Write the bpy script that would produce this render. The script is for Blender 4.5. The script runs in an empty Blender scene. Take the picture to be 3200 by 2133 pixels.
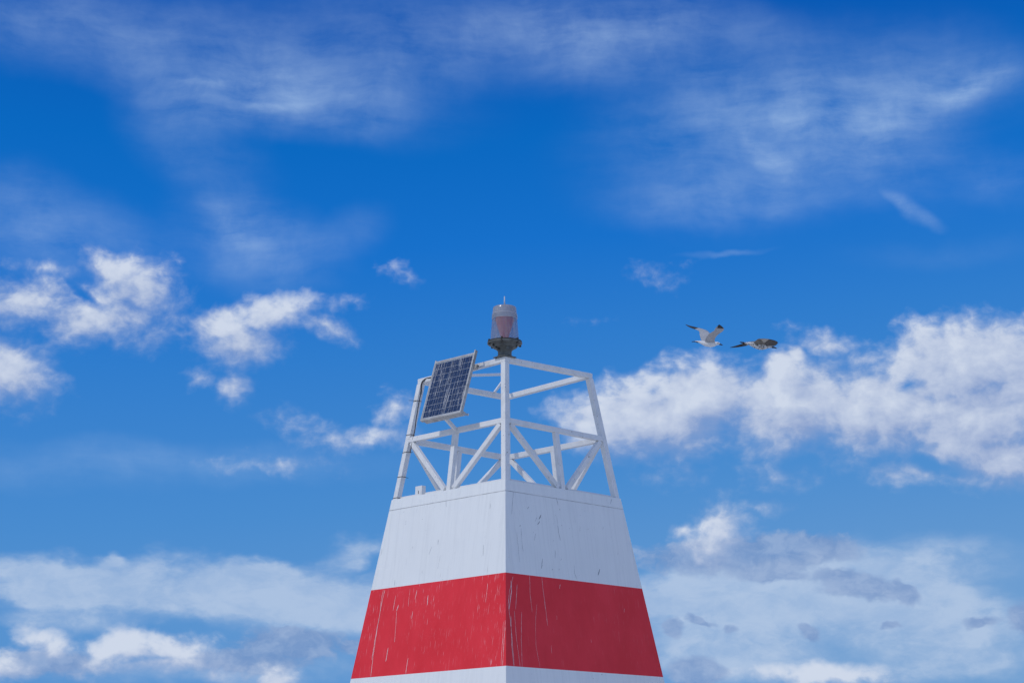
import bpy, bmesh, math, random
from mathutils import Vector, Matrix
random.seed(7)
sc = bpy.context.scene
C = sc.collection
R = math.radians

# ------------------------------------------------------------------ camera
GZ = 5.245                                  # height of the tower's wall top above the ground
CAM = Vector((0, -22.047, GZ - 3.645))
PITCH, YAW, ROLL, FPX = 0.247117, 0.0035968, -0.0057025, 5902.7
fw = Vector((math.sin(YAW)*math.cos(PITCH), math.cos(YAW)*math.cos(PITCH), math.sin(PITCH)))
r0 = Vector((math.cos(YAW), -math.sin(YAW), 0)); u0 = r0.cross(fw)
rt = r0*math.cos(ROLL) + u0*math.sin(ROLL); up = -r0*math.sin(ROLL) + u0*math.cos(ROLL)
cd = bpy.data.cameras.new('camera'); cam = bpy.data.objects.new('camera', cd); C.objects.link(cam)
cam.matrix_world = Matrix(((rt.x, up.x, -fw.x, CAM.x), (rt.y, up.y, -fw.y, CAM.y), (rt.z, up.z, -fw.z, CAM.z), (0, 0, 0, 1)))
cd.sensor_width = 36; cd.lens = FPX/3200*36; cd.clip_start = 0.1; cd.clip_end = 20000
sc.camera = cam
def ray(x, y):                              # direction towards a point of the 3200x2133 photograph
    return (rt*((x-1600)/FPX) + up*((1066.5-y)/FPX) + fw).normalized()
def at(x, y, Y):                            # the point on that line at world depth Y
    d = ray(x, y); return CAM + d*((Y-CAM.y)/d.y)
def azel(x, y):
    d = ray(x, y); return math.degrees(math.atan2(d.x, d.y)), math.degrees(math.asin(d.z))

# ------------------------------------------------------------------ sun, exposure
EXPOSURE = -0.75
SUN_EL, SUN_AZ = 50.0, 235.0                # azimuth clockwise from +Y
sl = bpy.data.lights.new('sun', 'SUN'); sl.energy = 2.45; sl.angle = R(0.53); sl.color = (1.0, 0.95, 0.88)
so = bpy.data.objects.new('sun', sl); C.objects.link(so)
sd = Vector((math.sin(R(SUN_AZ))*math.cos(R(SUN_EL)), math.cos(R(SUN_AZ))*math.cos(R(SUN_EL)), math.sin(R(SUN_EL))))
so.rotation_euler = sd.to_track_quat('Z', 'Y').to_euler(); so.location = sd*60
vs = sc.view_settings
vs.view_transform = 'Standard'; vs.look = 'None'; vs.gamma = 1; vs.exposure = EXPOSURE; vs.use_curve_mapping = False
sc.cycles.use_denoising = True
sc.cycles.use_adaptive_sampling = True; sc.cycles.adaptive_threshold = 0.01; sc.cycles.adaptive_min_samples = 12

# ------------------------------------------------------------------ node helpers
class NT:
    def __init__(s, tree): s.t = tree
    def n(s, kind, **kw):
        o = s.t.nodes.new('ShaderNode'+kind)
        for k, v in kw.items(): setattr(o, k, v)
        return o
    def link(s, a, b): s.t.links.new(a, b)
    def put(s, sock, v):
        if isinstance(v, bpy.types.NodeSocket): s.link(v, sock)
        elif v is not None: sock.default_value = v
    def m(s, op, a, b=None, c=None, clamp=False):
        o = s.n('Math', operation=op, use_clamp=clamp); s.put(o.inputs[0], a); s.put(o.inputs[1], b)
        if c is not None: s.put(o.inputs[2], c)
        return o.outputs[0]
    def vm(s, op, a, b=None, out=0, scale=None):
        o = s.n('VectorMath', operation=op); s.put(o.inputs[0], a)
        if b is not None: s.put(o.inputs[1], b)
        if scale is not None: s.put(o.inputs['Scale'], scale)
        return o.outputs[out]
    def noise(s, v, scale, detail=4, rough=.5, dist=0, out=0, dim='3D', lac=2.0):
        o = s.n('TexNoise', noise_dimensions=dim); s.put(o.inputs['Vector'], v)
        for k, x in (('Scale', scale), ('Detail', detail), ('Roughness', rough), ('Distortion', dist), ('Lacunarity', lac)): s.put(o.inputs[k], x)
        return o.outputs[out]
    def ramp(s, v, a, b, lo=0., hi=1., smooth=True):
        o = s.n('MapRange', interpolation_type='SMOOTHSTEP' if smooth else 'LINEAR', clamp=True)
        for k, x in zip(('Value', 'From Min', 'From Max', 'To Min', 'To Max'), (v, a, b, lo, hi)): s.put(o.inputs[k], x)
        return o.outputs[0]
    def mixc(s, f, a, b, blend='MIX'):
        o = s.n('Mix', data_type='RGBA', blend_type=blend); s.put(o.inputs[0], f)
        for k, x in ((6, a), (7, b)):
            s.put(o.inputs[k], (*x, 1) if isinstance(x, tuple) and len(x) == 3 else x)
        return o.outputs[2]
    def comb(s, x, y, z=0.):
        o = s.n('CombineXYZ')
        for i, v in enumerate((x, y, z)): s.put(o.inputs[i], v)
        return o.outputs[0]
    def sep(s, v):
        o = s.n('SeparateXYZ'); s.link(v, o.inputs[0]); return o.outputs

# ------------------------------------------------------------------ sky: clear blue air with cirrus, stratus and cumulus
world = bpy.data.worlds.new('World'); sc.world = world; world.use_nodes = True
world.node_tree.nodes.clear(); W = NT(world.node_tree)
# cloud masses: centre x, y, half width, half height, turn, weight (surveyed in the photograph, kept as azimuth and elevation)
CUM = [(90,938,135,85,0,0.83),(330,995,225,95,0,0.88),(450,920,125,125,0,0.83),(350,845,125,45,-30,0.78),(120,835,110,28,8,0.42),
 (25,1170,155,105,0,0.92),(745,1080,150,76,0,0.92),(707,1025,100,58,0,0.88),(862,978,125,48,10,0.78),(1010,1022,100,32,-22,0.66),
 (620,1180,60,40,0,0.42),(735,1212,60,46,0,0.65),(1262,862,60,16,-12,0.23),(1075,945,50,24,15,0.20),
 (1215,1275,80,50,20,0.52),(1160,1362,120,44,5,0.52),(978,1335,75,42,0,0.29),(865,1447,95,20,8,0.17),(570,1035,80,11,5,0.31),
 (2035,1305,280,125,5,1.5),(1885,1335,145,80,0,1.25),(2178,1245,230,115,8,1.55),(2465,1265,270,140,0,1.55),(2433,1155,100,65,0,1.35),
 (2478,1112,46,38,0,0.95),(2752,1295,280,155,-5,1.42),(3007,1150,240,145,0,1.55),(3230,1206,200,180,0,1.55),(3140,1442,190,90,5,1.35),
 (3040,1308,270,160,0,1.42),(2848,1480,155,50,0,0.63),(2593,1078,130,44,-15,0.53),(2695,1123,90,36,0,0.42),(2115,1487,85,28,0,0.22),
 (2452,1493,100,30,0,0.25),(1995,857,88,36,8,0.26),(2245,1662,110,90,0,0.70),(2138,1644,36,24,0,0.53),(2560,2112,220,40,0,0.79),
 (388,2020,140,62,10,0.95),(536,2025,130,60,0,0.95),(158,2010,80,44,0,0.79),(510,2075,270,42,0,0.73),(883,2117,56,36,0,0.73),(36,2076,75,32,0,0.63),
 (2360,1580,80,15,0,0.29),(1860,1015,45,15,0,0.16)]
HOLE = [(2848,1205,60,30,20,.6),(2925,1450,80,30,-10,.6),(2720,1285,24,40,0,.4),(270,925,75,16,-32,.5)]
GREY = [(2287,1738,270,54,0,1.25),(2490,1715,180,52,-4,1.25),(2673,1826,145,34,-12,1.25),(2828,1850,46,32,-40,1.25),(2104,1958,24,34,30,1.12),
 (2182,1942,52,12,-15,1.00),(2535,1975,32,22,-25,1.12),(3066,1942,52,20,0,1.00),(3190,1936,44,42,0,1.00),(2176,2095,85,40,0,1.12),
 (918,2010,170,50,-4,1.25),(765,2061,210,40,0,1.12),(893,1969,48,20,0,1.12),(153,2076,190,40,0,1.00),(1120,2020,70,26,0,1.00),(2410,1790,120,24,0,0.88),(2790,1955,30,8,0,0.75),(2280,1965,26,12,0,0.75)]
STRAT = [(510,1832,520,105,-3,.95),(969,1888,360,125,-5,1.2),(120,1816,300,80,0,.75),(342,1735,46,36,0,.8),(1130,1722,110,38,12,.75),
 (816,1765,115,44,-10,.65),(200,1940,270,45,0,.7),(2397,1865,580,120,-3,1.4),(2784,1776,420,115,-8,.75),(2950,1950,340,95,0,.9),
 (2287,2040,350,95,0,.95),(3000,2070,330,65,0,.65),(1600,1880,500,110,0,.8),(650,2090,700,60,0,.4)]
CIRR = [(480,150,900,170,-10,.62),(880,320,420,110,-6,.5),(1350,120,700,180,4,.55),(1900,110,480,150,5,.42),(600,440,280,150,-35,.34),
 (150,720,380,150,-12,.60),(790,770,270,150,-18,.68),(720,720,130,60,-40,.45),(1090,740,140,80,20,.25),(560,1440,700,60,3,.40),(150,1480,450,50,2,.25),
 (2560,290,640,220,-3,.66),(2950,300,340,110,14,.42),(3060,290,150,52,18,.70),(2350,500,520,220,-8,.48),(2835,655,110,26,-32,.85),
 (2400,505,110,34,-36,.42),(2080,70,520,90,7,.3),(2250,630,380,90,-6,.34),(2260,786,150,13,-4,.42),(2700,450,380,180,-20,.36),(3150,560,160,90,0,.3),
 (640,248,170,16,6,.32),(850,335,150,16,6,.32),(2950,800,300,50,-3,.16)]
def cloud_masks(T, P, items, mode):
    """blend a list of soft ellipses around P = (azimuth, elevation) in degrees"""
    acc = None; px = T.sep(P)
    for (x, y, rx, ry, rot, w) in items:
        a, e = azel(x, y); sx = rx/103/math.cos(R(e)); sy = ry/103
        p = P if acc is None else T.comb(px[0], px[1], acc)      # the chain keeps the node stack small
        if abs(rot) < 9:
            o = T.n('VectorMath', operation='MULTIPLY_ADD'); T.link(p, o.inputs[0])
            o.inputs[1].default_value = (1/sx, 1/sy, 1e-7); o.inputs[2].default_value = (-a/sx, -e/sy, 0)
            ln = T.vm('LENGTH', o.outputs[0], out=1)
        else:
            q = T.vm('SUBTRACT', p, (a, e, 0)); c_, s_ = math.cos(R(rot)), math.sin(R(rot))
            u = T.vm('DOT_PRODUCT', q, (c_/sx, s_/sx, 1e-7), out=1); v = T.vm('DOT_PRODUCT', q, (-s_/sy, c_/sy, 1e-7), out=1)
            ln = T.m('SQRT', T.m('MULTIPLY_ADD', v, v, T.m('MULTIPLY', u, u)))
        if mode == 'max':
            v = T.m('MULTIPLY_ADD', ln, -w, w*1.22)
            acc = v if acc is None else T.m('SMOOTH_MAX', acc, v, .18)
        else:
            v = T.ramp(ln, 1.35, 0.1, 0, w)
            acc = v if acc is None else T.m('ADD', acc, v)
    return acc
def group(name, outs):
    g = bpy.data.node_groups.new(name, 'ShaderNodeTree')
    g.interface.new_socket('Dir', in_out='INPUT', socket_type='NodeSocketVector')
    for o in outs: g.interface.new_socket(o, in_out='OUTPUT', socket_type='NodeSocketFloat')
    T = NT(g); i = g.nodes.new('NodeGroupInput'); o = g.nodes.new('NodeGroupOutput')
    return g, T, i.outputs[0], o
def polar(T, d):
    s = T.sep(d)
    az = T.m('MULTIPLY', T.m('ARCTAN2', s[0], s[1]), 57.29578)
    el = T.m('MULTIPLY', T.m('ARCSINE', s[2]), 57.29578)
    return az, el
def away(T, az, el):                          # 0 where the surveyed clouds are, 1 in the rest of the sky
    a = T.ramp(T.m('ABSOLUTE', az), 17.5, 24); b = T.ramp(el, 26, 33)
    return T.m('MAXIMUM', a, b)
def pick(items, side):                         # the masses that reach into one half of the view
    if side == 'left': return [i for i in items if i[0]-1.5*max(i[2], i[3])-120 < 1585]
    if side == 'right': return [i for i in items if i[0]+1.5*max(i[2], i[3])+120 > 1575]
    return []
def far_max(T, mk, glob, aw):
    g = T.m('SUBTRACT', glob, T.m('MULTIPLY', T.m('SUBTRACT', 1., aw), 3.))
    return T.m('MAXIMUM', T.m('MAXIMUM', mk, g) if mk is not None else g, -1.2)
def cumulus_group(side, lite):
    g, T, d, o = group('cumulus_'+side, ['density', 'detail'])
    az, el = polar(T, d)
    dd = T.vm('MULTIPLY', d, (57.3, 57.3, 75.0))
    wv = T.vm('SUBTRACT', T.noise(dd, .55, 2 if lite else 3, .55, out=1), (.5, .5, .5))
    P = T.vm('ADD', T.comb(az, el), T.vm('SCALE', wv, scale=1.05))
    mk = None
    if side != 'far':
        mk = cloud_masks(T, P, pick(CUM, side), 'max')
        hole = cloud_masks(T, P, pick(HOLE, side), 'max')
        mk = T.m('SUBTRACT', mk, T.m('MULTIPLY', T.m('MAXIMUM', hole, 0.), 1.0))
    glob = T.ramp(T.noise(T.vm('MULTIPLY', d, (57.3, 57.3, 120.)), .085, 2, .5), .33, .56, -1.0, 1.0, False)
    glob = T.m('SUBTRACT', glob, T.ramp(el, 30, 80, 0, .25))
    mk = far_max(T, mk, glob, away(T, az, el))
    dw = T.vm('ADD', dd, T.vm('SCALE', wv, scale=.7))
    f1 = T.noise(dw, .55, 2 if lite else 8, .52)
    dn = T.m('ADD', mk, T.m('MULTIPLY', T.m('SUBTRACT', f1, .5), CUM_AMP))
    if not lite:
        f2 = T.m('SUBTRACT', T.noise(dw, 2.2, 6, .55), .5)
        dn = T.m('ADD', dn, T.m('MULTIPLY', f2, .42)); T.link(f2, o.inputs[1])
    T.link(dn, o.inputs[0])
    return g
def grey_group(side):
    g, T, d, o = group('shaded_cloud_'+side, ['density', 'detail'])
    az, el = polar(T, d); dd = T.vm('MULTIPLY', d, (57.3, 57.3, 80.0)); dd = T.vm('ADD', dd, (31., 7., 3.))
    wv = T.vm('SUBTRACT', T.noise(dd, .9, 3, .6, out=1), (.5, .5, .5))
    P = T.vm('ADD', T.comb(az, el), T.vm('SCALE', wv, scale=.75))
    mk = T.m('MAXIMUM', cloud_masks(T, P, pick(GREY, side), 'max'), -1.2)
    f1 = T.noise(T.vm('ADD', dd, T.vm('SCALE', wv, scale=1.2)), 1.1, 8, .6)
    T.link(T.m('ADD', mk, T.m('MULTIPLY', T.m('SUBTRACT', f1, .5), 1.7)), o.inputs[0]); T.link(f1, o.inputs[1])
    return g
def stratus_group(side):
    g, T, d, o = group('stratus_'+side, ['density', 'detail'])
    az, el = polar(T, d); dd = T.vm('MULTIPLY', d, (57.3, 57.3, 110.0)); dd = T.vm('ADD', dd, (11., 3., 57.))
    wv = T.vm('SUBTRACT', T.noise(dd, .45, 4, .55, out=1), (.5, .5, .5))
    P = T.vm('ADD', T.comb(az, el), T.vm('SCALE', wv, scale=1.6))
    mk = T.m('MULTIPLY', away(T, az, el), T.ramp(el, 9, 2, 0, .7))
    if side != 'far': mk = T.m('ADD', mk, cloud_masks(T, P, pick(STRAT, side), 'add'))
    f1 = T.noise(T.vm('ADD', dd, T.vm('SCALE', wv, scale=1.6)), .55, 8, .60)
    T.link(T.m('MULTIPLY', mk, T.ramp(f1, .25, .62, .58, 1.25, False)), o.inputs[0]); T.link(f1, o.inputs[1])
    return g
def cirrus_group():
    g, T, d, o = group('cirrus', ['density', 'detail'])
    az, el = polar(T, d); dd = T.vm('MULTIPLY', d, (57.3, 57.3, 57.3))
    wv = T.vm('SUBTRACT', T.noise(dd, .22, 4, .55, out=1), (.5, .5, .5))
    P = T.vm('ADD', T.comb(az, el), T.vm('SCALE', wv, scale=2.0))
    mk = cloud_masks(T, P, CIRR, 'add')
    gl = T.ramp(T.noise(dd, .07, 3, .5), .42, .7, 0, .75)
    mk = T.m('ADD', mk, T.m('MULTIPLY', away(T, az, el), gl))
    st = T.n('Mapping', vector_type='POINT'); T.link(T.vm('ADD', dd, T.vm('SCALE', wv, scale=1.3)), st.inputs['Vector'])
    st.inputs['Rotation'].default_value = (0, R(8), 0); st.inputs['Scale'].default_value = (.30, .30, 1.45)
    f1 = T.noise(st.outputs[0], .95, 8, .62)
    f2 = T.noise(T.vm('ADD', dd, T.vm('SCALE', wv, scale=2.)), .55, 7, .60)
    ff = T.m('ADD', T.m('MULTIPLY', f1, .5), T.m('MULTIPLY', f2, .5))
    T.link(T.m('MULTIPLY', mk, T.ramp(ff, .34, .66, .22, 1.25, False)), o.inputs[0]); T.link(f1, o.inputs[1])
    return g
CUM_AMP = 1.5
tc = W.n('TexCoord'); Dir = tc.outputs['Generated']
def use(g, v):
    n = W.n('Group'); n.node_tree = g; W.link(v, n.inputs[0]); return n.outputs
sky = W.n('TexSky', sky_type='NISHITA'); sky.sun_disc = False
sky.sun_elevation = R(SUN_EL); sky.sun_rotation = R(SUN_AZ); sky.air_density = 1; sky.dust_density = 0; sky.ozone_density = 4
STR = 0.15
k = 2**-EXPOSURE/STR                          # display value -> world value
def K(*c): return tuple(v*k for v in c)
# the clear air as a vivid, polarised film renders it: a grade on the brightness of the Nishita sky
cs = W.n('SeparateColor'); W.link(sky.outputs[0], cs.inputs[0])
cr = W.n('ValToRGB'); e = cr.color_ramp.elements
W.link(W.m('MULTIPLY', cs.outputs[2], .1), cr.inputs[0])
GRADE = [(.20, (.004, .075, .37)), (.30, (.003, .088, .41)), (.365, (.003, .100, .455)), (.405, (.003, .138, .53)), (.452, (.009, .163, .595)), (.51, (.030, .205, .612)), (.61, (.069, .262, .626)), (.70, (.125, .315, .632)), (.85, (.24, .41, .65))]
while len(e) < len(GRADE): e.new(.5)
for q, (p_, c_) in zip(e, GRADE): q.position = p_; q.color = (*c_, 1)
clear = W.vm('SCALE', cr.outputs[0], scale=k)
ci = use(cirrus_group(), Dir)
high = W.mixc(W.m('MULTIPLY', W.m('POWER', W.ramp(ci[0], 0, 1.3, 0, 1, False), 1.1), .60), clear, K(.40, .57, .83))
def background(col):
    bg = W.n('Background'); W.link(col, bg.inputs[0]); bg.inputs[1].default_value = STR; return bg.outputs[0]
def low_sky(side):
    stt = use(stratus_group(side), Dir)
    col = W.mixc(W.m('MULTIPLY', W.ramp(stt[0], .02, 1.0), .80), high, W.mixc(W.ramp(stt[1], .34, .62), K(.37, .505, .73), K(.48, .595, .78)))
    if side != 'far':
        gr = use(grey_group(side), Dir)
        col = W.mixc(W.m('MULTIPLY', W.ramp(gr[0], -.10, .60), .82), col, W.mixc(W.ramp(gr[1], .35, .7), K(.18, .30, .56), K(.31, .425, .655)))
    cu = use(cumulus_group(side, False), Dir)
    # light on the heaps: compare the thickness with that a little further towards the sun (up and to the left)
    cu2 = use(cumulus_group(side, True), W.vm('NORMALIZE', W.vm('ADD', Dir, (-.0075, 0, .0135))))
    lit = W.m('ADD', .40, W.m('MULTIPLY', W.m('SUBTRACT', cu[0], cu2[0]), .46))
    lit = W.m('MINIMUM', W.m('MAXIMUM', W.m('ADD', lit, W.m('MULTIPLY', cu[1], .7)), 0.), 1.)
    ccol = W.mixc(lit, K(.28, .375, .62), K(.64, .705, .83))
    body = W.ramp(cu[0], -.15, W.m('MULTIPLY_ADD', lit, -.70, 1.45))      # crisp where lit, soft underneath
    return background(W.mixc(W.m('MULTIPLY', body, .95), col, ccol))
def mixs(f, a, b):
    o = W.n('MixShader'); W.link(f, o.inputs[0]); W.link(a, o.inputs[1]); W.link(b, o.inputs[2]); return o.outputs[0]
az, el = polar(W, Dir)
view = mixs(W.m('GREATER_THAN', az, -.1), low_sky('left'), low_sky('right'))
view = mixs(W.m('MULTIPLY', W.m('GREATER_THAN', el, 18.6), W.m('LESS_THAN', W.m('ABSOLUTE', az), 17.4)), view, background(high))
out_ = W.m('MAXIMUM', W.m('GREATER_THAN', W.m('ABSOLUTE', az), 25.), W.m('GREATER_THAN', el, 34.))
shader = mixs(out_, view, low_sky('far'))
world.cycles.sampling_method = 'MANUAL'; world.cycles.sample_map_resolution = 256
wo = W.n('OutputWorld'); W.link(shader, wo.inputs[0])
# ------------------------------------------------------------------ materials
def mat(name):
    m = bpy.data.materials.new(name); m.use_nodes = True; m.node_tree.nodes.clear(); T = NT(m.node_tree)
    b = T.n('BsdfPrincipled'); o = T.n('OutputMaterial'); T.link(b.outputs[0], o.inputs[0])
    return m, T, b, o
def bump(T, b, h, strength=.2, dist=.01):
    n = T.n('Bump'); n.inputs['Strength'].default_value = strength; n.inputs['Distance'].default_value = dist
    T.link(h, n.inputs['Height']); T.link(n.outputs[0], b.inputs['Normal'])
def scaled(T, v, s, off=(0, 0, 0)):
    o = T.n('VectorMath', operation='MULTIPLY_ADD'); T.link(v, o.inputs[0]); o.inputs[1].default_value = s; o.inputs[2].default_value = off
    return o.outputs[0]
def white_wall():
    m, T, b, o = mat('white_wall_paint'); uv = T.n('TexCoord').outputs['UV']
    st = T.noise(T.vm('ADD', scaled(T, uv, (30, 1.1, 1)), T.noise(uv, 3, 3, .5, out=1)), 1, 6, .68)                 # faint rain runs
    big = T.noise(uv, 1.3, 4, .55)
    c = T.mixc(T.ramp(st, .42, .74, 0, .50), (.84, .86, .85), (.70, .72, .72))
    c = T.mixc(T.ramp(big, .35, .75, 0, .25), c, (.73, .745, .74))
    run = T.noise(scaled(T, uv, (70, 3.2, 1), (3, 9, 0)), 1, 3, .55)
    gate = T.noise(scaled(T, uv, (2.2, 1.2, 1), (5, 1, 0)), 1, 3, .5)
    c = T.mixc(T.m('MULTIPLY', T.ramp(run, .66, .74), T.ramp(gate, .48, .66, 0, .75)), c, (.34, .35, .37))
    sp = T.noise(scaled(T, uv, (60, 38, 1), (1, 4, 0)), 1, 2, .5)
    c = T.mixc(T.m('MULTIPLY', T.ramp(sp, .725, .765), T.ramp(gate, .42, .60, 0, .8)), c, (.16, .15, .15))
    T.link(c, b.inputs['Base Color']); b.inputs['Roughness'].default_value = .55
    b.inputs['Specular IOR Level'].default_value = .35
    bump(T, b, T.m('ADD', T.m('MULTIPLY', big, .8), T.m('MULTIPLY', T.noise(uv, 22, 5, .6), .12)), .35, .012)
    return m
def red_wall():
    m, T, b, o = mat('red_band_paint'); uv = T.n('TexCoord').outputs['UV']
    big = T.noise(scaled(T, uv, (2.4, 1.2, 1)), 1, 5, .6)
    c = T.mixc(T.ramp(big, .3, .72), (.77, .020, .030), (.86, .032, .046))
    fl = T.noise(scaled(T, uv, (95, 60, 1)), 1, 3, .6)
    gate = T.noise(scaled(T, uv, (1.1, .7, 1), (2, 7, 0)), 1, 3, .5)
    g = T.m('MULTIPLY', T.ramp(gate, .40, .62, .12, 1), T.ramp(T.sep(uv)[0], 6.4, 6.8, 1, .22))     # the weather side is worn most
    c = T.mixc(T.m('MULTIPLY', T.ramp(fl, .60, .76, 0, .55), g), c, (.72, .22, .24))       # chalking
    st = T.noise(scaled(T, uv, (85, 5.5, 1), (4, 2, 0)), 1, 4, .55)
    c = T.mixc(T.m('MULTIPLY', T.ramp(st, .60, .70, 0, .8), g), c, (.84, .42, .43))        # small white runs
    T.link(c, b.inputs['Base Color']); b.inputs['Roughness'].default_value = .5
    b.inputs['Specular IOR Level'].default_value = .35
    bump(T, b, T.m('ADD', big, T.m('MULTIPLY', fl, .15)), .3, .01)
    return m
def frame_paint():
    m, T, b, o = mat('white_frame_paint'); ob = T.n('TexCoord').outputs['Object']
    n1 = T.noise(ob, 7, 5, .6); n2 = T.noise(scaled(T, ob, (40, 40, 9)), 1, 4, .6)
    c = T.mixc(T.ramp(n1, .4, .75, 0, .55), (.80, .805, .80), (.63, .63, .61))
    c = T.mixc(T.ramp(n2, .55, .8, 0, .35), c, (.52, .51, .48))
    sp = T.noise(ob, 46, 3, .6); gate = T.noise(scaled(T, ob, (3, 3, 3), (7, 7, 7)), 1, 2, .5)
    c = T.mixc(T.m('MULTIPLY', T.ramp(sp, .65, .71), T.ramp(gate, .45, .60, 0, .95)), c, (.07, .055, .045))
    ru = T.noise(scaled(T, ob, (9, 9, 5), (2, 0, 3)), 1, 5, .65)
    c = T.mixc(T.ramp(ru, .70, .78, 0, .7), c, (.30, .20, .12))
    T.link(c, b.inputs['Base Color']); b.inputs['Roughness'].default_value = .5
    bump(T, b, T.m('ADD', n1, T.m('MULTIPLY', sp, .25)), .25, .006)
    return m
def plain(name, col, rough=.5, metal=0., var=.25, scale=12., spec=.5, relief=.15):
    m, T, b, o = mat(name); ob = T.n('TexCoord').outputs['Object']
    n = T.noise(ob, scale, 5, .6)
    T.link(T.mixc(T.ramp(n, .3, .72), tuple(v*(1-var) for v in col), tuple(min(1, v*(1+var)) for v in col)), b.inputs['Base Color'])
    b.inputs['Roughness'].default_value = rough; b.inputs['Metallic'].default_value = metal; b.inputs['Specular IOR Level'].default_value = spec
    if relief: bump(T, b, n, relief, .004)
    return m
def alloy():
    m, T, b, o = mat('dirty_aluminium'); ob = T.n('TexCoord').outputs['Object']
    n = T.noise(ob, 30, 6, .65); n2 = T.noise(ob, 9, 4, .6)
    c = T.mixc(T.ramp(n2, .35, .7), (.52, .52, .51), (.36, .35, .33))
    c = T.mixc(T.ramp(n, .60, .70, 0, .85), c, (.07, .065, .055))
    T.link(c, b.inputs['Base Color']); b.inputs['Roughness'].default_value = .45; b.inputs['Metallic'].default_value = .25
    return m
def lens_clear():
    m, T, b, o = mat('fogged_clear_plastic'); ob = T.n('TexCoord').outputs['Object']
    tr = T.n('BsdfTransparent'); tr.inputs[0].default_value = (.86, .85, .88, 1)
    n = T.noise(scaled(T, ob, (30, 30, 12)), 1, 5, .65)
    b.inputs['Roughness'].default_value = .16; b.inputs['Specular IOR Level'].default_value = .8
    c = T.mixc(T.ramp(T.noise(ob, 55, 2, .5), .71, .75, 0, .8), (.46, .46, .49), (.10, .09, .08)); T.link(c, b.inputs['Base Color'])
    mx = T.n('MixShader'); T.link(T.m('ADD', T.ramp(n, .3, .75, .08, .22), T.ramp(T.sep(ob)[2], .500, .535, 0, .38)), mx.inputs[0]); T.link(tr.outputs[0], mx.inputs[1]); T.link(b.outputs[0], mx.inputs[2])
    gl = T.n('BsdfGlossy'); gl.inputs['Roughness'].default_value = .20
    m2 = T.n('MixShader'); m2.inputs[0].default_value = .11; T.link(mx.outputs[0], m2.inputs[1]); T.link(gl.outputs[0], m2.inputs[2])
    T.link(m2.outputs[0], o.inputs[0])
    return m
def lens_red():
    m, T, b, o = mat('red_signal_filter')
    b.inputs['Base Color'].default_value = (.74, .022, .03, 1); b.inputs['Roughness'].default_value = .2
    return m
def glass_soiled(emp):
    m, T, b, o = mat('soiled_cover_glass'); t = T.n('TexCoord'); t.object = emp; ob = t.outputs['Object']
    wv = T.vm('SUBTRACT', T.noise(ob, 9, 3, .5, out=1), (.5, .5, .5)); p = T.vm('ADD', ob, T.vm('SCALE', wv, scale=.010))
    st = T.noise(scaled(T, p, (52, 2.6, 0)), 1, 5, .62)
    gate = T.noise(scaled(T, p, (6, 2.2, 0), (3.3, 1, 0)), 1, 3, .55)
    fine = T.noise(scaled(T, p, (150, 7, 0), (1, 8, 0)), 1, 3, .6)
    f = T.m('MULTIPLY', T.ramp(st, .54, .62), T.ramp(gate, .45, .56, .0, 1))
    f = T.m('MAXIMUM', T.m('MULTIPLY', f, .62), T.m('MULTIPLY', T.ramp(fine, .66, .72), T.ramp(gate, .47, .6, .0, .5)))
    di = T.n('BsdfDiffuse'); di.inputs[0].default_value = (.60, .62, .66, 1)
    tr = T.n('BsdfTransparent'); gl = T.n('BsdfGlossy'); gl.inputs['Roughness'].default_value = .12
    m1 = T.n('MixShader'); m1.inputs[0].default_value = .022; T.link(tr.outputs[0], m1.inputs[1]); T.link(gl.outputs[0], m1.inputs[2])
    m2 = T.n('MixShader'); T.link(f, m2.inputs[0]); T.link(m1.outputs[0], m2.inputs[1]); T.link(di.outputs[0], m2.inputs[2])
    T.link(m2.outputs[0], o.inputs[0])
    return m
def cell_blue(emp):
    m, T, b, o = mat('silicon_cell'); t = T.n('TexCoord'); t.object = emp; ob = t.outputs['Object']
    v = T.n('TexVoronoi'); T.link(ob, v.inputs['Vector']); v.inputs['Scale'].default_value = 60
    c = T.mixc(.5, (.004, .023, .085), T.mixc(v.outputs['Color'], (.003, .015, .06), (.010, .045, .14)))
    T.link(c, b.inputs['Base Color']); b.inputs['Roughness'].default_value = .4; b.inputs['Specular IOR Level'].default_value = .2
    return m
def mottled():
    m, T, b, o = mat('mottled_brown_plumage'); ob = T.n('TexCoord').outputs['Object']
    n = T.noise(scaled(T, ob, (34, 34, 60)), 1, 3, .6)
    T.link(T.mixc(T.ramp(n, .40, .54), (.17, .16, .15), (.74, .73, .71)), b.inputs['Base Color']); b.inputs['Roughness'].default_value = .8
    return m
def ground_mat():
    m, T, b, o = mat('pale_concrete_ground'); ob = T.n('TexCoord').outputs['Object']
    n = T.noise(ob, .35, 8, .6); n2 = T.noise(ob, 9, 5, .6)
    c = T.mixc(T.ramp(n, .3, .7), (.62, .60, .54), (.72, .69, .63)); c = T.mixc(T.ramp(n2, .4, .8, 0, .4), c, (.45, .43, .39))
    T.link(c, b.inputs['Base Color']); b.inputs['Roughness'].default_value = .85; bump(T, b, n2, .3, .02)
    return m
M_WALL, M_RED, M_FRAME, M_ALLOY = white_wall(), red_wall(), frame_paint(), alloy()
M_BLACK = plain('black_rubber', (.018, .018, .02), .6); M_IRON = plain('grey_painted_casting', (.105, .112, .105), .5, 0, .35, 16)
M_DARK = plain('dark_weathered_steel', (.03, .028, .026), .6); M_LENS, M_LRED = lens_clear(), lens_red()
M_DRIP = plain('white_dried_run', (.78, .56, .56), .7, 0, .2, 40); M_SCUFF = plain('grey_scuff_mark', (.26, .28, .31), .7, 0, .4, 60)
M_SEAM = plain('grimy_weld', (.60, .60, .59), .7, 0, .4, 9)
M_GALV = plain('white_weathered_steel', (.62, .61, .59), .5, 0, .2, 25)
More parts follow.
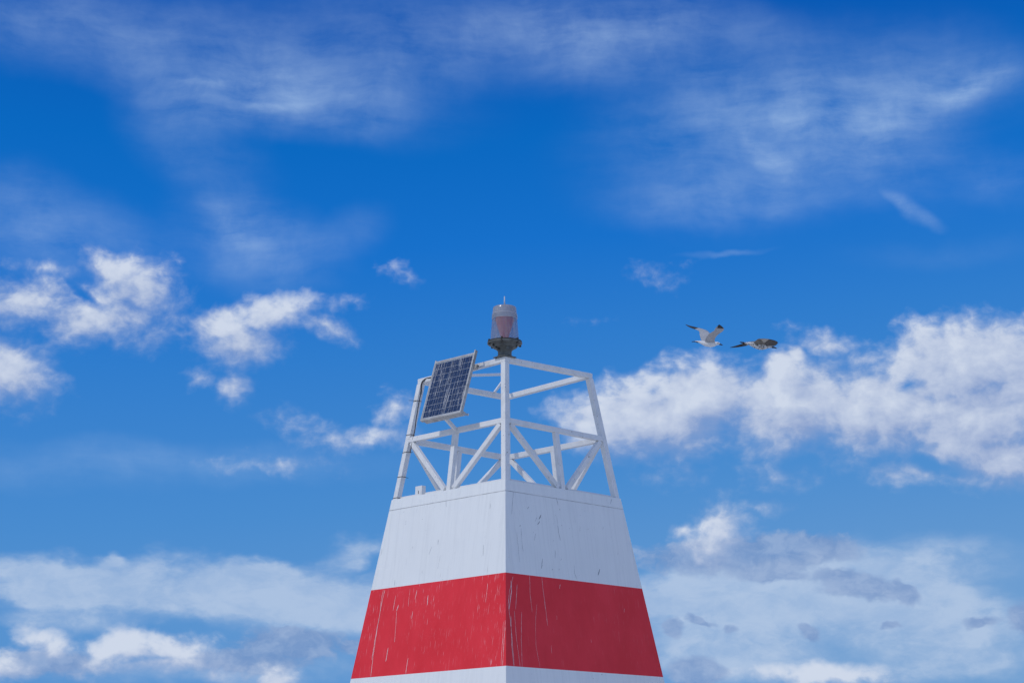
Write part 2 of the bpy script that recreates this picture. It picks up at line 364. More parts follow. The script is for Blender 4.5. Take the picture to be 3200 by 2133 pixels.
M_GW = plain('white_plumage', (.80, .79, .77), .8, 0, .04, 12, .2, 0); M_GG = plain('pale_grey_plumage', (.37, .38, .40), .8, 0, .10, 10, .2, 0)
M_GB = plain('black_wingtip_plumage', (.018, .018, .02), .7, 0, .3, 30); M_BILL = plain('dark_horn_bill', (.03, .027, .025), .45)
M_GU = plain('grey_white_underwing', (.44, .44, .45), .8, 0, .12, 14, .2, 0); M_MOT = mottled(); M_BRN = plain('brown_grey_wing', (.20, .185, .165), .8, 0, .25, 12, .2, 0); M_BRD = plain('dark_brown_flight_feathers', (.030, .026, .024), .75, 0, .4, 30)
M_SHEET = plain('white_backsheet', (.52, .56, .62), .5, 0, .05); M_GROUND = ground_mat()

# ------------------------------------------------------------------ object helpers
def obj(name, me, m, parent=None):
    o = bpy.data.objects.new(name, me); C.objects.link(o)
    for x in (m if isinstance(m, (list, tuple)) else [m]): me.materials.append(x)
    if parent is not None:
        o.parent = parent; o.matrix_parent_inverse = Matrix.Identity(4)
    return o
def tag(o, label=None, cat=None, grp=None, kind=None):
    for k_, v_ in (('label', label), ('category', cat), ('group', grp), ('kind', kind)):
        if v_: o[k_] = v_
    return o
def empty(name, loc, mw=None):
    o = bpy.data.objects.new(name, None); C.objects.link(o); o.empty_display_size = .2
    if mw is not None: o.matrix_world = mw
    else: o.location = loc
    return o
def loc_of(parent):                          # world -> parent space (parents are unparented empties)
    return (Matrix.LocRotScale(parent.location, parent.rotation_euler, None)).inverted() if parent is not None else Matrix.Identity(4)
def mesh(name, verts, faces, smooth=False):
    me = bpy.data.meshes.new(name); me.from_pydata([tuple(v) for v in verts], [], faces); me.validate()
    bm = bmesh.new(); bm.from_mesh(me); bmesh.ops.recalc_face_normals(bm, faces=bm.faces[:]); bm.to_mesh(me); bm.free()
    if smooth: me.polygons.foreach_set('use_smooth', [True]*len(me.polygons))
    return me
def hexa(name, p, m, parent, bev=.004, L=None):
    """box from 8 world points: p[0..3] one end in order round, p[4..7] the other end"""
    Li = loc_of(parent) if L is None else L
    me = mesh(name, [Li @ Vector(v) for v in p], [(0, 1, 2, 3), (7, 6, 5, 4), (0, 4, 5, 1), (1, 5, 6, 2), (2, 6, 7, 3), (3, 7, 4, 0)])
    if bev:
        bm = bmesh.new(); bm.from_mesh(me)
        bmesh.ops.bevel(bm, geom=bm.edges[:], offset=bev, segments=2, affect='EDGES', profile=.5); bm.to_mesh(me); bm.free()
    return obj(name, me, m, parent)
def beam(name, a, b, side, w, h, m, parent, bev=.004, L=None):
    """bar from a to b, w wide along the direction 'side', h along the third axis"""
    a, b = Vector(a), Vector(b); ax = (b-a).normalized(); s = Vector(side); s = (s-ax*s.dot(ax)).normalized(); t = ax.cross(s)
    q = [s*(i*w/2)+t*(j*h/2) for i, j in ((-1, -1), (1, -1), (1, 1), (-1, 1))]
    return hexa(name, [a+v for v in q]+[b+v for v in q], m, parent, bev, L)
def tube(name, pts, r, m, parent, seg=8, L=None):
    Li = loc_of(parent) if L is None else L
    pts = [Vector(p) for p in pts]; vs_, fs = [], []
    rr_ = r if isinstance(r, (list, tuple)) else [r]*len(pts)
    ref = Vector((.31, .53, .79))
    for i, p in enumerate(pts):
        d = (pts[min(i+1, len(pts)-1)]-pts[max(i-1, 0)]).normalized(); a = d.cross(ref).normalized(); b = d.cross(a)
        for j in range(seg):
            t = 2*math.pi*j/seg; vs_.append(Li @ (p+a*(rr_[i]*math.cos(t))+b*(rr_[i]*math.sin(t))))
    for i in range(len(pts)-1):
        for j in range(seg):
            j2 = (j+1) % seg; fs.append((i*seg+j, i*seg+j2, (i+1)*seg+j2, (i+1)*seg+j))
    fs.append(tuple(range(seg))[::-1]); fs.append(tuple(range((len(pts)-1)*seg, len(pts)*seg)))
    return obj(name, mesh(name, vs_, fs, True), m, parent)
def lathe(name, prof, m, parent, seg=48, closed=False):
    """profile of (radius, height) spun about the parent's own z axis"""
    vs_, fs = [], []
    for (r, z) in prof:
        for j in range(seg):
            t = 2*math.pi*j/seg; vs_.append((r*math.cos(t), r*math.sin(t), z))
    n = len(prof)
    for i in range(n if closed else n-1):
        i2 = (i+1) % n
        for j in range(seg):
            j2 = (j+1) % seg; fs.append((i*seg+j, i*seg+j2, i2*seg+j2, i2*seg+j))
    if not closed: fs.append(tuple(range(seg))[::-1]); fs.append(tuple(range((n-1)*seg, n*seg)))
    me = mesh(name, vs_, fs, True); me.set_sharp_from_angle(angle=R(35))
    return obj(name, me, m, parent)

# ------------------------------------------------------------------ ground
gm = mesh('ground', [(-6000, -6000, 0), (6000, -6000, 0), (6000, 6000, 0), (-6000, 6000, 0)], [(0, 1, 2, 3)])
tag(obj('ground', gm, M_GROUND), kind='structure')

# ------------------------------------------------------------------ beacon tower
PHI = -0.0058115
ANG = {'F': -math.pi/2+PHI, 'R': PHI, 'B': math.pi/2+PHI, 'L': math.pi+PHI}
ORDER = ['L', 'F', 'R', 'B']
def crn(c, d, z): return Vector((d*math.cos(ANG[c]), d*math.sin(ANG[c]), z+GZ))
DW = lambda z: 1.35-0.2163*z
DF = lambda z: 1.3384-0.19795*z
Z_SEAM, Z_RT, Z_RB = -.1277, -1.0595, -2.0754
tower = empty('beacon_tower', (0, 0, 0))
tag(tower, 'white tapered beacon tower with a red band and open lattice top', 'tower')
def ring(name, z0, z1, m, in0=0., in1=0., cap=False):
    me = bpy.data.meshes.new(name); vs_, fs, uvs = [], [], []
    for i, c in enumerate(ORDER):
        c2 = ORDER[(i+1) % 4]; b = len(vs_)
        a0, a1 = crn(c, DW(z0)-in0, z0), crn(c2, DW(z0)-in0, z0); b0, b1 = crn(c, DW(z1)-in1, z1), crn(c2, DW(z1)-in1, z1)
        vs_ += [b0, b1, a1, a0]; fs.append((b, b+1, b+2, b+3))
        for p, zz in ((b0, z1), (b1, z1), (a1, z0), (a0, z0)):
            mid = (crn(c, 1, 0)+crn(c2, 1, 0))/2; t = (crn(c2, 1, 0)-crn(c, 1, 0)).normalized()
            uvs.append(((p-mid).dot(t)+7.3*i+3, zz+9))
    if cap: fs.append((3, 7, 11, 15)); uvs += [(0, 0), (1, 0), (1, 1), (0, 1)]
    me.from_pydata([tuple(v) for v in vs_], [], fs)
    ul = me.uv_layers.new(name='UVMap')
    for i, u in enumerate(uvs): ul.data[i].uv = u
    return obj(name, me, m, tower)
ring('rim_strip', 0, Z_SEAM+.003, M_WALL, cap=True)
ring('weld_seam', Z_SEAM+.003, Z_SEAM-.003, M_SEAM, .004, .004)
ring('wall', Z_SEAM-.003, Z_RT, M_WALL)
red = ring('red_band', Z_RT, Z_RB, M_RED)
ring('wall', Z_RB, -GZ, M_WALL)
def inset(c, z, a, b): return crn(c, a, z), crn(c, b, z)
# deck plate lying just inside the rim
dp = [crn(c, DW(0)-.075, .003) for c in ORDER]; dq = [crn(c, DW(0)-.075, .030) for c in ORDER]
hexa('deck_plate', dp+dq, M_FRAME, tower, .003)
def sq(c, z, d, w):
    """the four corners of a square tube at corner c: outer point at distance d from the axis, sides along the faces"""
    i = ORDER.index(c); o = crn(c, d, z)
    n1 = (crn(ORDER[(i+1) % 4], 1, 0)-crn(c, 1, 0)).normalized()*w; n0 = (crn(ORDER[i-1], 1, 0)-crn(c, 1, 0)).normalized()*w
    return [o, o+n1, o+n1+n0, o+n0]
ZT = {'F': 1.4802, 'L': 1.4585, 'R': 1.5147, 'B': 1.4793}; TH = .060; LW = .070; ZM = .7424
for c in ORDER: hexa('leg', sq(c, -.002, DF(0), LW)+sq(c, ZT[c]-TH-.001, DF(ZT[c]-TH), LW), M_FRAME, tower)
for i, c in enumerate(ORDER):                # top rails, mitred at the corners
    c2 = ORDER[(i+1) % 4]; P8 = []
    for q in (c, c2):
        d, z = DF(ZT[q])+.004, ZT[q]; w = .066*1.4142
        P8 += [crn(q, d, z), crn(q, d, z-TH), crn(q, d-w, z-TH), crn(q, d-w, z)]
    hexa('top_rail', P8, M_FRAME, tower)
FACE = {}
for i, c in enumerate(ORDER):
    c2 = ORDER[(i+1) % 4]; t = (crn(c2, 1, 0)-crn(c, 1, 0)).normalized(); nh = Vector((t.y, -t.x, 0))
    if nh.dot(crn(c, 1, -GZ)) < 0: nh = -nh
    FACE[c] = (t, nh)
    hw = lambda z: DF(z)*.70711
    # middle rail between the legs
    def fp(s, z, inn): return nh*(hw(z)-inn)+t*s+Vector((0, 0, z+GZ))
    h = .062; a = []
    for s in (-1, 1):
        S = s*(hw(ZM)-.045)
        a += [fp(S, ZM, .003), fp(S, ZM-h, .003), fp(S, ZM-h, .063), fp(S, ZM, .063)]
    hexa('middle_rail', a, M_FRAME, tower)
    # upright in the middle of the bay and two braces running down to its foot
    hexa('upright', [fp(-.032, -.002, .006), fp(.032, -.002, .006), fp(.032, -.002, .062), fp(-.032, -.002, .062),
                     fp(-.032, ZM-h+.001, .006), fp(.032, ZM-h+.001, .006), fp(.032, ZM-h+.001, .062), fp(-.032, ZM-h+.001, .062)], M_FRAME, tower)
    for s in (-1, 1):
        beam('brace', fp(s*.075, .015, .034), fp(s*(hw(ZM)-.095), ZM-h-.005, .034), nh, .054, .058, M_FRAME, tower)
tL, nL = FACE['L']
# marks on the two faces in view
def plane_hit(face, x, y, lift):
    c, c2 = face; a, b_, e = crn(c, DW(0), 0), crn(c2, DW(0), 0), crn(c, DW(-2), -2)
    n = (b_-a).cross(e-a).normalized()
    if n.dot(CAM-a) < 0: n = -n
    d = ray(x, y); return CAM+d*((a+n*lift-CAM).dot(n)/d.dot(n)), n
def mark(name, face, pts, w, m, parent, z=(0, 0, 2.33), lift=.0012):
    P3 = [plane_hit(face, z[0]+x/z[2], z[1]+y/z[2], lift) for x, y in pts]; n = P3[0][1]; Q = [p for p, _ in P3]
    F = [Q[0]]                                # refine and wobble so that a run is never a ruled line
    for a, b_ in zip(Q, Q[1:]):
        k_ = max(1, int((b_-a).length/.03))
        for i in range(1, k_+1): F.append(a.lerp(b_, i/k_))
    sd_ = [p+(n.cross(Vector((0, 0, 1))).normalized())*random.uniform(-.002, .002) for p in F]
    vs_, fs = [], []
    for i, p in enumerate(sd_):
        d = (sd_[min(i+1, len(sd_)-1)]-sd_[max(i-1, 0)]).normalized(); s = d.cross(n)
        ww = w*(.35+.4*random.random())*(.55 if i in (0, len(sd_)-1) else 1)
        vs_ += [p-s*ww/2, p+s*ww/2]
        if i: fs.append((2*i-2, 2*i-1, 2*i+1, 2*i))
    obj(name, mesh(name, vs_, fs), m, parent)
zl, zr = (1080, 1460, 2.331), (1560, 1460, 2.33)
for pts, w in (([(275, 887), (260, 960), (250, 1060), (228, 1170), (210, 1280), (190, 1400)], .009), ([(286, 887), (262, 990), (247, 1080), (232, 1160), (205, 1340), (182, 1524)], .011),
               ([(385, 1000), (372, 1040)], .018), ([(372, 1040), (365, 1150), (356, 1270)], .008), ([(1035, 840), (1020, 980)], .007), ([(1113, 768), (1110, 805)], .008),
               ([(455, 1385), (437, 1500)], .009), ([(310, 1310), (292, 1410)], .014), ([(1163, 1110), (1152, 1300), (1144, 1440)], .008), ([(1150, 1120), (1143, 1260), (1132, 1440)], .006),
               ([(520, 890), (505, 960)], .013), ([(490, 1045), (480, 1100)], .012), ([(600, 930), (595, 1000)], .016), ([(365, 930), (346, 1040)], .008), ([(470, 880), (455, 1010)], .006)):
    mark('dried_run', 'LF', pts, w, M_DRIP, red, zl)
for pts, w in (([(310, 793), (320, 890), (340, 1040), (352, 1150)], .007), ([(222, 783), (225, 920), (240, 1050)], .006), ([(100, 792), (75, 900), (65, 1000), (80, 1100), (95, 1250), (110, 1445)], .008),
               ([(130, 850), (120, 1030)], .007), ([(110, 1040), (125, 1230), (152, 1447)], .006), ([(163, 1050), (160, 1250), (168, 1449)], .006), ([(85, 1080), (92, 1300), (105, 1440)], .010),
               ([(275, 990), (265, 1100), (268, 1300), (298, 1454)], .004), ([(85, 820), (90, 900), (72, 1030)], .016), ([(913, 1025), (910, 1055)], .009), ([(443, 850), (440, 880)], .013),
               ([(668, 1245), (670, 1272)], .006), ([(380, 1290), (382, 1350)], .005), ([(420, 1075), (421, 1105)], .006)):
    mark('dried_run', 'FR', pts, w, M_DRIP, red, zr)
for pts, w in (([(103, 175), (90, 340)], .006), ([(415, 220), (430, 275)], .008), ([(425, 420), (433, 470), (445, 530)], .008), ([(273, 362), (263, 390)], .010), ([(304, 345), (290, 376)], .022),
               ([(296, 390), (280, 415)], .018), ([(160, 440), (165, 540), (175, 612)], .005), ([(265, 480), (258, 530)], .008), ([(407, 600), (408, 658)], .009), ([(316, 660), (308, 735)], .010),
               ([(545, 710), (550, 770), (568, 820)], .006), ([(731, 738), (721, 782)], .022), ([(215, 285), (205, 300)], .012), ([(155, 418), (150, 428)], .016), ([(128, 470), (150, 690)], .004),
               ([(820, 228), (806, 268)], .009), ([(757, 430), (755, 450)], .009), ([(439, 735), (435, 748)], .012), ([(391, 738), (384, 745)], .012), ([(453, 663), (448, 675)], .010), ([(398, 528), (395, 535)], .012), ([(866, 618), (863, 635)], .009), ([(815, 497), (814, 508)], .007)):
    mark('scuff', 'FR', pts, w, M_SCUFF, tower, zr)
for pts, w in (([(732, 245), (733, 285)], .007), ([(675, 525), (672, 560)], .012), ([(1055, 258), (1051, 300)], .006), ([(1003, 560), (1001, 645)], .005), ([(628, 575), (606, 635)], .006), ([(490, 572), (487, 588)], .010), ([(360, 815), (354, 862)], .006), ([(265, 590), (258, 640)], .006), ([(440, 385), (436, 415)], .006), ([(425, 318), (421, 328)], .008), ([(690, 640), (670, 740)], .003), ([(556, 745), (558, 770)], .006)):
    mark('scuff', 'LF', pts, w, M_SCUFF, tower, zl)
# stay bars behind the solar panel and the post that carries them at the back corner
pb = crn('B', DF(1.48)-.06, ZT['B']); pt_ = at(1579, 1169, pb.y)
beam('stay_post', pb, pt_+Vector((0, 0, .02)), (1, 0, 0), .045, .045, M_FRAME, tower)
pa = at(1438, 1173.5, -.42)
beam('stay_bar', pa, pt_, (0, 0, 1), .034, .028, M_FRAME, tower)
beam('stay_bar', at(1545, 1226, .80), pt_-Vector((0, 0, .04)), (0, 0, 1), .030, .022, M_FRAME, tower)
# bracket box standing on the rim near the left leg
t, nh = FACE['L']
def rimp(s, z, inn): return nh*(DW(0)*.70711-inn)+t*s+Vector((0, 0, z+GZ))
bx = empty('bracket_box', rimp(-.50, 0, .04)); tag(bx, 'small white steel box with a slot on the tower rim by the leftmost leg', 'box')
hexa('housing', [rimp(-.555, 0, .01), rimp(-.44, 0, .01), rimp(-.44, 0, .075), rimp(-.555, 0, .075), rimp(-.555, .112, .014), rimp(-.44, .112, .014), rimp(-.44, .112, .075), rimp(-.555, .112, .075)], M_FRAME, bx, .003)
hexa('slot', [rimp(-.500, .02, .0085), rimp(-.492, .02, .0085), rimp(-.492, .02, .02), rimp(-.500, .02, .02), rimp(-.500, .055, .0095), rimp(-.492, .055, .0095), rimp(-.492, .055, .02), rimp(-.500, .055, .02)], M_DARK, bx, 0)

# ------------------------------------------------------------------ lantern on the front corner
lz = ZT['F']+GZ+.001
lc = at(1577.5, 1118, -.93); lan = empty('lantern', (lc.x, -.93, lz))
tag(lan, 'grey marine lantern with fogged clear lens and red filter on the front corner', 'lantern')
hexa('mounting_plate', [(lc.x+sx*.135, -.95+sy*.135, lz+z) for z in (0, .012) for sx, sy in ((0, -1), (1, 0), (0, 1), (-1, 0))], M_IRON, lan, .002)
lathe('base', [(.095, .012), (.098, .02), (.080, .03), (.079, .075), (.088, .095), (.112, .112), (.142, .128), (.150, .150), (.196, .166), (.201, .172), (.201, .184), (.196, .190), (.05, .191)], M_IRON, lan)
lathe('gasket', [(.165, .1915), (.198, .1915), (.198, .200), (.165, .203)], M_DARK, lan, closed=True)
for i in range(6):                            # clamp bolts round the flange
    a = i*math.pi/3+.35; ca, sa = math.cos(a), math.sin(a)
    L_ = Matrix.Identity(4)
    beam('clamp_bolt', (ca*.19, sa*.19, .150), (ca*.19, sa*.19, .216), (ca, sa, 0), .022, .022, M_DARK, lan, .004, L_)
for i, (a, r_, zz) in enumerate(((-2.6, .150, .140), (-2.45, .125, .118), (-2.3, .105, .098), (-.35, .140, .135))):
    beam('cooling_lug', (math.cos(a)*r_, math.sin(a)*r_, zz-.012), (math.cos(a)*r_, math.sin(a)*r_, zz+.012), (math.cos(a), math.sin(a), 0), .024, .02, M_DARK, lan, .004, Matrix.Identity(4))
beam('name_plate', (.02, -.1195, .105), (.055, -.1075, .105), (0, 0, 1), .05, .012, M_IRON, lan, .002, Matrix.Identity(4))
# clear hood: a tapered shell with a domed top
def rl(z): return .168+(.136-.168)*(z-.200)/.395
prof = [(rl(.204), .204)]
for i in range(1, 24):
    z = .204+.391*i/24; prof.append((rl(z)+(.003 if .455 < z < .535 and i % 2 else 0), z))
prof += [(.136, .595), (.131, .606), (.118, .614), (.09, .622), (.05, .628), (.012, .630)]
inner = [(max(.004, r-.006), z-.003 if z > .58 else z) for r, z in prof[::-1]]
lens = lathe('clear_hood', prof+inner, M_LENS, lan, 56, True)
tube('bird_spike', [(0, 0, .622), (0, 0, .740)], [.010, .0065], M_SHEET, lan, 8, Matrix.Identity(4))
lathe('red_filter', [(.030, .232), (.046, .25), (.060, .30), (.086, .38), (.106, .445), (.108, .47), (.100, .485), (.02, .49)], M_LRED, lan, 32)
lathe('reflector', [(.150, .206), (.152, .212), (.04, .232), (.03, .225)], M_GALV, lan, 32)
for z in (.470, .483, .496, .509, .522): lathe('lens_rib', [(rl(z)+.001, z-.003), (rl(z)+.004, z), (rl(z)+.001, z+.003), (rl(z)-.002, z)], M_SHEET, lan, 48, True)

# ------------------------------------------------------------------ solar panel
PS, PO, PZ, PT, PW, PH, PR = .053, 1.0, 1.195, .305, .672, .7805, -.012
tt = tL*math.cos(PR)+nL*math.sin(PR); nn = nL*math.cos(PR)-tL*math.sin(PR)
pup = Vector((0, 0, 1))*math.cos(PT)-nn*math.sin(PT); pn = tt.cross(pup).normalized()
pc = tL*PS+nL*PO+Vector((0, 0, PZ+GZ))
MW = Matrix(((tt.x, pup.x, pn.x, pc.x), (tt.y, pup.y, pn.y, pc.y), (tt.z, pup.z, pn.z, pc.z), (0, 0, 0, 1)))
sp = empty('solar_panel', None, MW); tag(sp, 'tilted blue solar panel streaked with bird droppings on the lattice top', 'solar panel')
bpy.context.view_layer.update()
I4 = Matrix.Identity(4)
def pbox(name, x0, x1, y0, y1, z0, z1, m, bev=.002, parent=sp):
    return hexa(name, [(x0, y0, z0), (x1, y0, z0), (x1, y1, z0), (x0, y1, z0), (x0, y0, z1), (x1, y0, z1), (x1, y1, z1), (x0, y1, z1)], m, parent, bev, I4)
hx, hy, fwid, dep = PW/2, PH/2, .017, .040
pbox('frame_rail', -hx, -hx+fwid, -hy, hy+.016, -dep, 0, M_ALLOY); pbox('frame_rail', hx-fwid, hx, -hy, hy+.034, -dep, 0, M_ALLOY)
pbox('frame_rail', -hx+fwid, hx-fwid, hy-.026, hy, -dep, -.001, M_ALLOY); pbox('frame_rail', -hx+fwid, hx-fwid, -hy, -hy+.024, -dep, -.001, M_ALLOY)
gx, gy0, gy1 = hx-fwid, -hy+.024, hy-.026
lam = pbox('laminate', -gx, gx, gy0, gy1, -.014, -.008, M_SHEET, 0)
M_CELL = cell_blue(sp); NC, NR = 4, 9; mx, my, gap = .010, .009, .0062
cw = (2*gx-2*mx)/NC; ch = (gy1-gy0-2*my)/NR
cm = None
for r_ in range(NR):
    for c_ in range(NC):
        x0, y0 = -gx+mx+c_*cw, gy0+my+r_*ch
        if cm is None:
            cell = pbox('solar_cell', -cw/2+gap/2, cw/2-gap/2, -ch/2+gap/2, ch/2-gap/2, -.001, .001, M_CELL, 0); cm = cell
        else:
            cell = cm.copy(); C.objects.link(cell)
        cell.location = (x0+cw/2, y0+ch/2, -.0062)
for c_ in range(NC):
    for f in (.27, .73):
        x = -gx+mx+(c_+f)*cw; pbox('busbar', x-.0008, x+.0008, gy0+my, gy1-my, -.0049, -.0044, M_SHEET, 0)
pbox('cover_glass', -gx, gx, gy0, gy1, -.0040, -.0030, glass_soiled(sp), 0)
# back channels, their ends stick out past the frame
pbox('back_channel', -hx+.02, hx+.032, hy-.19, hy-.14, -dep-.042, -dep-.001, M_ALLOY)
pbox('back_channel', -hx+.03, hx-.01, -hy+.0, -hy+.045, -dep-.048, -dep-.001, M_ALLOY)
tube('bolt', [(hx+.02, hy-.165, -dep-.02), (hx+.055, hy-.163, -dep-.02)], .005, M_DARK, sp, 6, I4)
beam('channel_tip', (hx-.03, -hy+.02, -dep-.03), (hx+.02, -hy+.022, -dep-.075), (0, 1, 0), .03, .004, M_ALLOY, sp, .001, I4)
# struts back to the tower frame (world points)
Lp = MW.inverted()
rail_mid = nL*(DF(ZM)*.70711-.002)+tL*.03+Vector((0, 0, ZM+GZ-.030))
beam('strut', rail_mid, MW @ Vector((-.01, -hy+.03, -dep-.05)), (0, 0, 1), .045, .03, M_FRAME, sp, .003, Lp)
for x in (-.20, .22):
    tr_ = nL*(DF(1.46)*.70711-.0)+tL*(PS+x)+Vector((0, 0, 1.44+GZ))
    beam('strut', tr_, MW @ Vector((x, hy-.165, -dep-.043)), (0, 0, 1), .04, .03, M_ALLOY, sp, .003, Lp)

# ------------------------------------------------------------------ cable on the left leg
cab = empty('power_cable', at(1316, 1211, -.08)); tag(cab, 'black cable drooping from the solar panel down the leftmost leg', 'cable')
cp = [(1352, 1178, -.18), (1342.7, 1180.4, -.14), (1333.6, 1182, -.10), (1326, 1186.5, -.085), (1320, 1193, -.08), (1317, 1201, -.08), (1316.5, 1211, -.08), (1315.7, 1226, -.08),
      (1312.6, 1240, -.08), (1308.7, 1261, -.08), (1303.5, 1291, -.08), (1300, 1312, -.08), (1296.5, 1343, -.08), (1291.5, 1364, -.08), (1284, 1402, -.07), (1281.5, 1412, -.05)]
def smooth_pts(p, k_=4):
    out = []
    for i in range(len(p)-1):
        a, b_, c_, d_ = p[max(i-1, 0)], p[i], p[i+1], p[min(i+2, len(p)-1)]
        for j in range(k_):
            t_ = j/k_; out.append(tuple(.5*((2*b_[q])+(-a[q]+c_[q])*t_+(2*a[q]-5*b_[q]+4*c_[q]-d_[q])*t_**2+(-a[q]+3*b_[q]-3*c_[q]+d_[q])*t_**3) for q in range(len(b_))))
    return out+[tuple(p[-1])]
tube('sheath', [at(*p) for p in smooth_pts(cp)], [.009 if i < 30 else .0055 for i in range(len(cp)*4-3)], M_BLACK, cab, 8)
for zt_, tail in ((1.185, (-.10, .02)), (.775, None), (.565, (.075, .012)), (.27, (.085, .0)), (.02, (.09, -.004))):
    q = sq('L', zt_, DF(zt_)+.004, LW+.0056); q.append(q[0])
    tube('cable_tie', q, .003, M_DARK, cab, 6)
    if tail:
        s0 = q[1]; tube('tie_tail', [s0, s0+Vector((tail[0], -.01, tail[1]-.02))], .0025, M_DARK, cab, 5)

# ------------------------------------------------------------------ gulls
def gull(name, zo, Y0, body, wings, extras, mats, label, eye, bill, upd):
    S = (Y0-CAM.y)/FPX/zo[2]                  # metres per survey unit
    gp = lambda x, y, dy=0.: at(zo[0]+x/zo[2], zo[1]+y/zo[2], Y0+dy)
    o_ = gp(*body[len(body)//2][:2]); root = empty(name, o_); Li = loc_of(root)
    vs_, fs, mi = [], [], []
    bp = smooth_pts([(b[0], b[1], b[2]) for b in body], 3); seg = 14
    for i, (x, y, r_) in enumerate(bp):
        d = (gp(*bp[min(i+1, len(bp)-1)][:2])-gp(*bp[max(i-1, 0)][:2])).normalized(); dep_ = Vector((0, 1, 0)); u = dep_.cross(d).normalized(); u = -u if u.z < 0 else u
        for j in range(seg):
            t_ = 2*math.pi*j/seg; vs_.append(gp(x, y)+u*(r_*S*math.cos(t_))+dep_*(r_*S*.85*math.sin(t_)))
    for i in range(len(bp)-1):
        for j in range(seg):
            j2 = (j+1) % seg; fs.append((i*seg+j, i*seg+j2, (i+1)*seg+j2, (i+1)*seg+j)); mi.append(0)
    fs.append(tuple(range(seg))); mi.append(0); fs.append(tuple(range((len(bp)-1)*seg, len(bp)*seg))); mi.append(0)
    for st, th, tip_at, m_in, m_tip in wings:
        ss = smooth_pts([(*a, *b_, dy) for a, b_, dy in st], 5); n = len(ss); NCH = 7
        G = []
        for k_, (ax, ay, bx_, by, dy) in enumerate(ss):
            row = []
            for j in range(NCH):
                f = j/(NCH-1); row.append(gp(ax+(bx_-ax)*f, ay+(by-ay)*f, dy+.010*math.sin(f*math.pi)))
            G.append(row)
        def nrm(i, j):
            a = G[min(i+1, n-1)][j]-G[max(i-1, 0)][j]; b_ = G[i][min(j+1, NCH-1)]-G[i][max(j-1, 0)]
            v = a.cross(b_); return v.normalized() if v.length > 1e-9 else Vector((0, 1, 0))
        base = len(vs_)
        for sgn in (1, -1):
            for i in range(n):
                for j in range(NCH):
                    f = j/(NCH-1); w_ = th*(1-.6*i/n)*(math.sin(math.pi*min(1, f*.85+.12))*.9+.1)
                    vs_.append(G[i][j]+nrm(i, j)*(sgn*w_/2))
        q = n*NCH; idx = lambda s, i, j: base+s*q+i*NCH+j
        for i in range(n-1):
            mm = m_tip if i/(n-1) >= tip_at else m_in
            for j in range(NCH-1):
                mj = mm if not (mm == m_tip and tip_at > .6 and j >= NCH-2 and i < n*.8) else m_in
                fs.append((idx(0, i, j), idx(0, i, j+1), idx(0, i+1, j+1), idx(0, i+1, j))); mi.append(mj)
                fs.append((idx(1, i, j), idx(1, i+1, j), idx(1, i+1, j+1), idx(1, i, j+1))); mi.append(mj)
            for j in (0, NCH-1): fs.append((idx(0, i, j), idx(1, i, j), idx(1, i+1, j), idx(0, i+1, j))); mi.append(mm)
        for i in (0, n-1):
            for j in range(NCH-1): fs.append((idx(0, i, j), idx(0, i, j+1), idx(1, i, j+1), idx(1, i, j))); mi.append(m_tip if i else m_in)
    me = bpy.data.meshes.new('body'); me.from_pydata([tuple(Li @ v) for v in vs_], [], fs)
    for x in mats: me.materials.append(x)
    me.polygons.foreach_set('material_index', mi); me.polygons.foreach_set('use_smooth', [True]*len(fs))
    bm = bmesh.new(); bm.from_mesh(me); bmesh.ops.recalc_face_normals(bm, faces=bm.faces[:]); bm.to_mesh(me); bm.free()
    o = bpy.data.objects.new('body', me); C.objects.link(o); o.parent = root
    bs = smooth_pts([(x, y, r_) for x, y, r_ in bill], 3)
    tube('bill', [gp(x, y) for x, y, _ in bs], [max(.002, r_*S) for *_, r_ in bs], M_BILL, root, 8)
    ex, ey, er = eye; e0 = gp(ex, ey, -.030)
    tube('eye', [e0+Vector((0, .012, 0)), e0, e0-Vector((0, .004, 0))], [er*S, er*S, er*S*.5], M_BILL, root, 8)
    for nm, pts, rr_, mm in extras: tube(nm, [gp(*p) for p in pts], [v*S for v in rr_], mm, root, 6)
    tag(root, label, 'gull', 'gulls flying past the tower')
ZO = (2120, 990, 6.92)
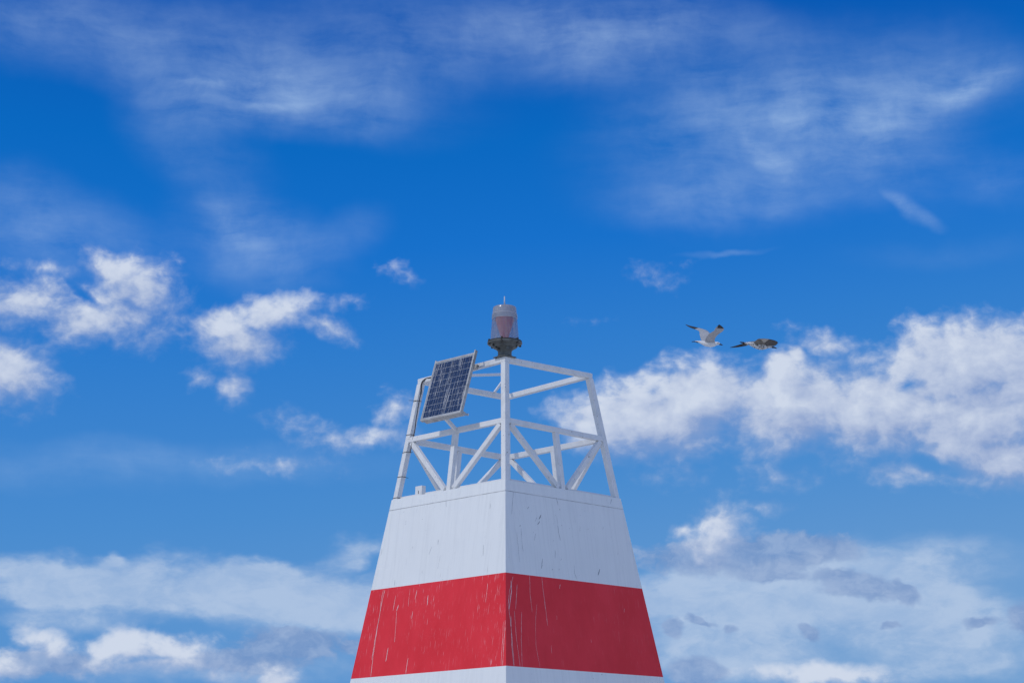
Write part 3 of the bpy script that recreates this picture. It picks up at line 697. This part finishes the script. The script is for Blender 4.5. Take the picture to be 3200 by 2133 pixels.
gull('gull', ZO, 11.0, [(345, 524, 5), (420, 530, 18), (500, 550, 40), (600, 580, 60), (700, 592, 63), (770, 585, 56), (815, 576, 42), (850, 572, 35), (880, 578, 27), (897, 588, 14)],
     [([((720, 560), (520, 520), .03), ((700, 400), (490, 490), .10), ((640, 310), (462, 390), .24), ((540, 265), (440, 300), .38), ((380, 222), (300, 247), .50), ((250, 190), (215, 208), .60), ((158, 163), (160, 170), .68)], .022, .60, 1, 2),
      ([((790, 560), (575, 540), -.03), ((790, 470), (600, 445), -.12), ((850, 385), (680, 355), -.26), ((960, 305), (770, 300), -.40), ((983, 255), (800, 245), -.47), ((940, 205), (835, 208), -.56), ((882, 163), (866, 178), -.62)], .022, .70, 3, 2),
      ([((440, 540), (420, 545), .05), ((345, 520), (430, 560), .0), ((330, 512), (400, 555), -.05)], .012, .5, 0, 2)],
     [('foot', [(440, 545), (360, 535), (290, 533)], (8, 7, 9), M_GB)], [M_GW, M_GG, M_GB, M_GU],
     'pale gull with raised wings flying just behind the brown gull', (856, 566, 13), [(885, 586, 18), (925, 598, 15), (960, 609, 4)], 0)
gull('gull', ZO, 11.6, [(1440, 556, 8), (1500, 566, 28), (1590, 590, 50), (1700, 622, 72), (1800, 640, 76), (1890, 628, 68), (1950, 632, 48), (1995, 642, 32), (2030, 650, 20)],
     [([((1880, 590), (1640, 560), .02), ((1700, 530), (1560, 560), .16), ((1540, 535), (1500, 610), .34), ((1390, 575), (1420, 632), .50), ((1250, 620), (1270, 655), .62), ((1115, 658), (1120, 664), .72)], .022, .45, 1, 2),
      ([((1905, 605), (1632, 575), -.05), ((1890, 530), (1660, 520), -.13), ((1920, 480), (1760, 474), -.24), ((1990, 486), (1872, 590), -.34), ((2080, 507), (1905, 628), -.43), ((2147, 544), (1990, 626), -.51), ((2132, 585), (2060, 627), -.57), ((2106, 602), (2085, 616), -.60)], .022, .40, 1, 2),
      ([((1500, 560), (1490, 590), .04), ((1400, 540), (1420, 575), .0), ((1322, 536), (1365, 566), -.04)], .014, .35, 0, 2)],
     [], [M_MOT, M_BRN, M_BRD], 'mottled brown young gull with lowered dark wings leading the pair', (2012, 640, 7), [(2020, 650, 22), (2080, 662, 17), (2130, 682, 4)], 0)
